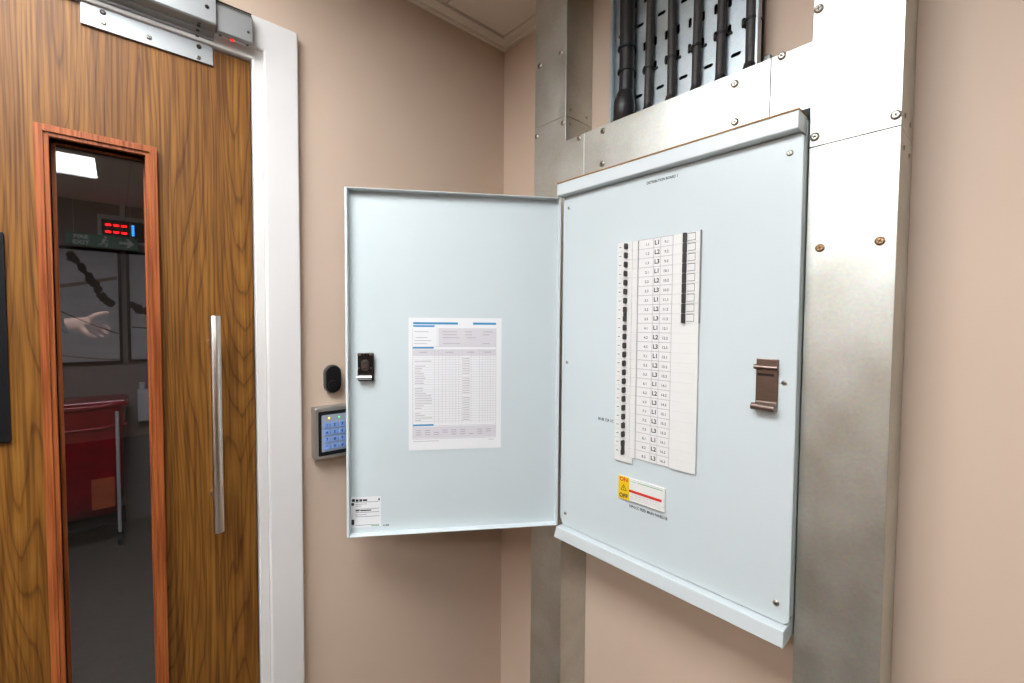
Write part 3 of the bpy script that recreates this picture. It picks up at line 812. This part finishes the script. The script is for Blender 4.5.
cols = [-.3455, -.2950, -.2860, -.2775, -.2690, -.2600, -.2530, -.2460, -.2390, -.2310, -.2100, -.1900, -.1830, -.1765, -.1700, -.1640, -.1575, -.1510]
for a in cols:
    vl(a, 1.2650, 1.4400, .0005)
for a in (-.3455, -.1510):
    vl(a, 1.2290, 1.4900)
hl(-.3455, -.1505, 1.2290); hl(-.3455, -.1505, 1.2600); hl(-.3455, -.1505, 1.4460); vl(-.2895, 1.4460, 1.4900)
t.build('grid_print', 'print_pale', sheet)['kind'] = 'stuff'
t = MB()
for k in range(26):
    if random.random() < .85:
        hl(-.3400, -.3400 + random.uniform(.012, .040), 1.4180 - k * .0058, .0011)
    if random.random() < .9:
        hl(-.2290, -.2130, 1.4180 - k * .0058, .0011)
for k in range(9):
    a = -.3380 + k * .0205
    for r in range(3):
        if random.random() < .8:
            hl(a, a + .012, 1.2490 - r * .0050, .0011)
for r in range(5):
    for a0, a1 in ((-.3420, -.3000), (-.2820, -.2300), (-.2250, -.1950), (-.1880, -.1560)):
        if random.random() < .7:
            hl(a0 + random.uniform(0, .006), a1 - random.uniform(0, .014), 1.4530 + r * .0070, .0011)
for a in (-.3300, -.2700, -.2200, -.1800):
    hl(a, a + .018, 1.4330, .0012)
hl(-.3440, -.2850, 1.2240, .0009); hl(-.1680, -.1550, 1.2240, .0009)
t.build('text_print', 'print_mid', sheet)['kind'] = 'stuff'

# ================================================================== CEILING LIGHTS
def luminaire(x0, x1, y0, y1, material, label):
    t = empty('ceiling_light', ((x0 + x1) / 2, (y0 + y1) / 2, H - .02), label, 'light')
    mb = MB()
    for b in ((x0 - .02, x1 + .02, y0 - .02, y0), (x0 - .02, x1 + .02, y1, y1 + .02), (x0 - .02, x0, y0, y1), (x1, x1 + .02, y0, y1)):
        mb.box(*b, H - .018, H - .0005)
    mb.build('lamp_frame', 'lamp_frame', t)
    MB().box(x0, x1, y0, y1, H - .012, H - .004).build('lamp_diffuser', material, t)
luminaire(-1.58, -0.982, -2.48, -2.035, 'lamp_diffuser_a', 'square ceiling light panel mirrored in the door glass')
luminaire(-1.50, -0.92, -1.10, -0.25, 'lamp_diffuser_b', 'long ceiling light panel over the viewer in front of the board')
luminaire(-2.86, -2.28, -1.25, -0.40, 'lamp_diffuser_b', 'added unseen ceiling panel at the left of the room, fill light for the board')  # extra panel out of view, added to light the board evenly from the front
luminaire(-1.45, -0.75, 1.0, 1.6, 'lamp_diffuser_far', 'added unseen ceiling panel lighting the room beyond the door')  # added above the view to brighten what shows through the glass

# ================================================================== ROOM BEYOND THE GLASS
YW = 3.32
def FW(a, b, c): return (a, YW - c, b)
def picture(x0, x1, z0, z1, label, branch, lines):
    t = empty('framed_picture', FW((x0 + x1) / 2, z0, 0), label, 'picture', None)
    mb = MB()
    for b in ((x0, x1, z0, z0 + .018), (x0, x1, z1 - .018, z1), (x0, x0 + .018, z0 + .018, z1 - .018), (x1 - .018, x1, z0 + .018, z1 - .018)):
        qbox(mb, FW, *b, 0.001, .03)
    mb.build('picture_frame', 'frame_dark', t)
    c = MB(); qbox(c, FW, x0 + .018, x1 - .018, z0 + .018, z1 - .018, 0.001, .018); canvas = c.build('canvas', 'picture_grey', t)
    for pts, r, mname in lines:
        l = MB()
        for (p, q) in zip(pts[:-1], pts[1:]):
            l.prism([(p[0], p[1] - r), (q[0], q[1] - r), (q[0], q[1] + r), (p[0], p[1] + r)], .018, .0184, FW)
        l.build('painted_line', mname, canvas)
    l = MB()
    for pts in branch:
        for (p, q) in zip(pts[:-1], pts[1:]):
            for k in range(7):
                f = k / 7
                a = p[0] + (q[0] - p[0]) * f + random.uniform(-.012, .012); b = p[1] + (q[1] - p[1]) * f + random.uniform(-.014, .014)
                r = random.uniform(.014, .034)
                n = 7
                ph = random.random() * 6
                l.prism([(a + r * random.uniform(.6, 1.1) * math.cos(ph + 6.283 * i / n), b + r * random.uniform(.6, 1.1) * math.sin(ph + 6.283 * i / n)) for i in range(n)], .0184, .0187 + .00005 * k, FW)
    l.build('painted_branch', 'picture_dark', canvas)
def wave(x0, x1, z0, z1, amp, n=14, ph=0.0):
    return [(x0 + (x1 - x0) * k / n, z0 + (z1 - z0) * k / n + amp * math.sin(ph + 5.0 * k / n)) for k in range(n + 1)]
picture(-1.75, -0.882, 1.196, 2.02, 'large framed landscape print with a dark branch seen through the door glass', [[(-1.145, 1.955), (-1.09, 1.87), (-1.02, 1.76), (-.975, 1.66), (-.93, 1.63)]],
        [(wave(-1.70, -.905, 1.80, 1.43, .02), .004, 'picture_dark'), (wave(-1.70, -.905, 1.72, 1.80, .03, ph=2), .012, 'picture_brown'), (wave(-1.70, -.905, 1.30, 1.24, .02), .004, 'picture_brown')])
picture(-0.853, -0.02, 1.200, 2.02, 'second framed landscape print right of the first beyond the glass', [[(-.830, 1.635), (-.78, 1.58), (-.70, 1.60)]],
        [(wave(-.83, -.05, 1.46, 1.30, .02), .004, 'picture_dark')])
dsp = empty('message_display', FW(-.80, 2.085, 0), 'black display with red dashes and blue lights high on the wall beyond the glass', 'display')
qbox(MB(), FW, -1.003, -.60, 2.075, 2.272, 0.0005, .012).build('white_frame', 'white_metal', dsp, bevel=.002)
qbox(MB(), FW, -.980, -.625, 2.096, 2.235, .012, .040).build('display_case', 'black_plastic', dsp, bevel=.002)
for r in range(2):
    for c in range(3):
        a = -.945 + .0435 * c; b = 2.197 - .050 * r
        mb = MB(); qbox(mb, FW, a - .0155, a + .0155, b - .0075, b + .0075, .040, .041); mb.build('red_segment', 'display_red', dsp)
for k in range(5):
    mb = MB(); qbox(mb, FW, -.8165, -.8015, 2.1325 + .0165 * k, 2.1325 + .0165 * k + .012, .040, .041); mb.build('blue_segment', 'display_blue', dsp)
mb = MB(); qbox(mb, FW, -.880, -.852, 2.272, H - .001, 0.0005, .014); tag(mb.build('cable_conduit', 'white_metal'), 'white conduit rising from the message display to the ceiling', 'conduit')
YS = YW - .12
def FS(a, b, c): return (a, YS - c, b)
sg = empty('exit_sign', FS(-.965, 1.99, 0), 'green fire exit sign with running figure and arrow seen through the glass', 'sign')
k_ = (YS + 1.0817) / (3.28 + 1.0817)
def sx_(x): return -.91995 + (x + .91995) * k_
def sz_(z): return 1.5 + (z - 1.5) * k_
a0, a1, b0, b1 = sx_(-1.165), sx_(-.783), sz_(2.028), sz_(2.118)
mb = MB(); qbox(mb, FS, a0, a1, b0, b1, 0, .006); plate = mb.build('sign_panel', 'sign_green', sg)
for a in (a0 + .04, a1 - .04):
    mb = MB(); mb.tube([FS(a, b1 - .002, .003), FS(a, H - .0005, .003)], .0014, 6); mb.build('hanging_wire', 'white_metal', sg)
t = MB()
put_text(t, 'FIRE', .036, a0 + .075, b1 - .026, .0064, FS, sx=1.15)
put_text(t, 'EXIT', .036, a0 + .075, b0 + .024, .0064, FS, sx=1.15)
cxm = a0 + .195; cym = (b0 + b1) / 2
disc(t, FS, cxm + .006, cym + .030, .006, .0064, .0085, .0085, 12)
t.prism([(cxm - .010, cym + .018), (cxm + .006, cym + .020), (cxm + .000, cym - .006), (cxm - .014, cym - .004)], .006, .0064, FS)
t.prism([(cxm + .000, cym + .018), (cxm + .022, cym + .008), (cxm + .020, cym + .003), (cxm + .000, cym + .010)], .006, .0064, FS)
t.prism([(cxm - .002, cym - .004), (cxm + .018, cym - .016), (cxm + .010, cym - .036), (cxm + .004, cym - .034), (cxm + .009, cym - .018), (cxm - .012, cym - .006)], .006, .0064, FS)
t.prism([(cxm - .014, cym - .004), (cxm - .004, cym - .008), (cxm - .016, cym - .026), (cxm - .034, cym - .028), (cxm - .034, cym - .022), (cxm - .020, cym - .020)], .006, .0064, FS)
cxa = a1 - .062
t.prism([(cxa - .040, cym - .009), (cxa + .010, cym - .009), (cxa - .004, cym - .030), (cxa + .012, cym - .030), (cxa + .040, cym), (cxa + .012, cym + .030), (cxa - .004, cym + .030), (cxa + .010, cym + .009), (cxa - .040, cym + .009)], .006, .0064, FS)
t.build('sign_print', 'sign_white', plate)

# waste trolley with red bag
tv = empty('waste_trolley', (-1.11, 3.08, 0), 'red bagged waste trolley on black castors seen low through the door glass', 'trolley')
bm_ = MB()
ring_ = []
prof = [(.20, .84), (.30, .93), (.50, .97), (.75, 1.0), (.90, 1.04), (.93, 1.06)]
bx0, bx1, by0, by1 = -1.335, -.890, 2.92, 3.24
cx, cy, hx_, hy_ = (bx0 + bx1) / 2, (by0 + by1) / 2, (bx1 - bx0) / 2, (by1 - by0) / 2
vs = []; fs = []; n = 40
for z, s in prof:
    for k in range(n):
        t = 2 * math.pi * k / n
        e_ = 0.35
        px = math.copysign(abs(math.cos(t)) ** e_, math.cos(t)); py = math.copysign(abs(math.sin(t)) ** e_, math.sin(t))
        f = s * (1 + .018 * math.sin(7 * t + z * 9) + .012 * math.sin(13 * t - z * 6))
        vs.append((cx + hx_ * f * px, cy + hy_ * f * py, z))
for i in range(len(prof) - 1):
    for k in range(n):
        fs.append((i * n + k, i * n + (k + 1) % n, (i + 1) * n + (k + 1) % n, (i + 1) * n + k))
fs.append(tuple(range(n)))
MB().add(vs, fs).build('waste_bag', 'red_vinyl', tv, smooth=True)
rim = MB()
for z, s, r in ((.945, 1.07, .018), (.80, 1.05, .010)):
    pts = []
    for k in range(n + 1):
        t = 2 * math.pi * k / n
        px = math.copysign(abs(math.cos(t)) ** .35, math.cos(t)); py = math.copysign(abs(math.sin(t)) ** .35, math.sin(t))
        pts.append((cx + hx_ * s * px, cy + hy_ * s * py, z + .008 * math.sin(5 * t)))
    rim.tube(pts, r, 8, caps=False)
rim.build('bag_rim', 'red_rim', tv, smooth=True)
ld = MB(); ld.box(bx0 - .01, bx1 + .01, by0 - .01, by1 + .01, .955, .972); ld.build('bag_lid', 'red_rim', tv, bevel=.008)
oc = MB(); oc.box(-1.06, -.945, by0 - .022, by0 - .012, .26, .46); oc.build('orange_panel', 'orange_card', tv)
bs = MB(); bs.box(bx0, bx1, by0, by1, .125, .150); bs.build('base_tray', 'rubber_black', tv, bevel=.01)
for x in (bx0 + .02, bx1 - .035):
    for y in (by0 - .035, by1 + .02):
        p = MB(); p.tube([(x, y, .075), (x, y, .90)], .010, 10); p.build('post', 'white_metal', tv)
        c = MB(); c.tube([(x - .012, y, .036), (x + .012, y, .036)], .035, 16); c.box(x - .016, x + .016, y - .016, y + .016, .066, .085); c.build('castor', 'rubber_black', tv)
hk = MB(); hk.tube([(bx1 - .04, by0 - .03, .80), (bx1 - .045, by0 - .032, .70), (bx1 - .036, by0 - .033, .655), (bx1 - .026, by0 - .032, .66), (bx1 - .024, by0 - .032, .70), (bx1 - .032, by0 - .03, .80)], .003, 6)
hk.build('tie_loop', 'red_rim', tv)

wd = empty('wall_dispenser', FW(-.74, .74, 0), 'white dispenser on the wall beyond the glass right of the red trolley', 'dispenser')
mb = MB(); mb.prism([(0.0005, .755), (.08, .755), (.09, .80), (.09, .97), (.05, .99), (.0005, .99)], -.808, -.70, lambda c, b, a: FW(a, b, c)); mb.build('dispenser_body', 'white_metal', wd, bevel=.006)
mb = MB(); mb.tube([FW(-.78, .985, .04), FW(-.78, 1.045, .04)], .018, 12); mb.build('bottle_neck', 'white_metal', wd)

# ================================================================== VIEWER'S TRIPOD AND HAND (mirrored in the glass)
def skin_mesh(name, chains, root, material, parent, origin, sub=2):
    """grow one continuous skin over joined chains of (point, radius)"""
    pts = []; rad = []; edges = []; idx = {}
    def pid(p, r):
        key = tuple(round(v, 4) for v in p)
        if key not in idx:
            idx[key] = len(pts); pts.append(p); rad.append(r)
        return idx[key]
    for ch_ in chains:
        ids = [pid(p, r) for p, r in ch_]
        edges += list(zip(ids[:-1], ids[1:]))
    me = bpy.data.meshes.new(name)
    me.from_pydata([tuple(Vector(p) - Vector(origin)) for p in pts], edges, [])
    o = bpy.data.objects.new(name, me); COL.objects.link(o)
    sm = o.modifiers.new('skin', 'SKIN'); sm.use_smooth_shade = True
    for i, sv in enumerate(me.skin_vertices[0].data):
        sv.radius = (rad[i], rad[i]) if not isinstance(rad[i], tuple) else rad[i]; sv.use_root = (i == root)
    ss = o.modifiers.new('subdivision', 'SUBSURF'); ss.levels = sub; ss.render_levels = sub
    me.materials.append(MATS[material])
    o.parent = parent; WO[o] = Vector(origin); o.location = Vector(origin) - (WO[parent] if parent else Vector((0, 0, 0)))
    return o
HYv = -1.115
def hp(x, z, dy=0.0): return (x, HYv - dy, z)
wr = (hp(-1.045, 1.487), .024)
pm0 = (hp(-1.012, 1.490), .026)
hand_chains = [
    [(hp(-1.40, 1.40, .16), .038), (hp(-1.22, 1.445, .08), .034), (hp(-1.11, 1.475, .02), .026), wr, pm0],
    [pm0, (hp(-.995, 1.510), .014), (hp(-.975, 1.522), .0095), (hp(-.953, 1.530), .0085), (hp(-.936, 1.533), .0070)],
    [pm0, (hp(-.988, 1.498, .006), .014), (hp(-.965, 1.497, .022), .0095), (hp(-.948, 1.482, .020), .0085), (hp(-.934, 1.468, .006), .0072)],
    [pm0, (hp(-.988, 1.483, .008), .014), (hp(-.968, 1.476, .024), .0092), (hp(-.952, 1.461, .022), .0082), (hp(-.940, 1.450, .008), .0070)],
    [pm0, (hp(-.994, 1.469, .008), .013), (hp(-.978, 1.460, .022), .0082), (hp(-.966, 1.449, .020), .0074), (hp(-.957, 1.441, .008), .0062)],
    [pm0, (hp(-1.012, 1.475, -.014), .013), (hp(-.998, 1.455, -.024), .0105), (hp(-.986, 1.445, -.022), .0088), (hp(-.972, 1.440, -.016), .0075)],
]
person = empty('person', hp(-1.40, 1.36, .16), 'bare forearm and pointing hand with a dark wristband, mirrored in the door glass', 'person')
skin_mesh('arm_and_hand', hand_chains, 0, 'skin', person, hp(-1.15, 1.45), 2)
mb = MB(); mb.tube([hp(-1.062, 1.483, .003), hp(-1.050, 1.486, .001)], .0285, 20); mb.build('wristband', 'rubber_black', person, smooth=False)
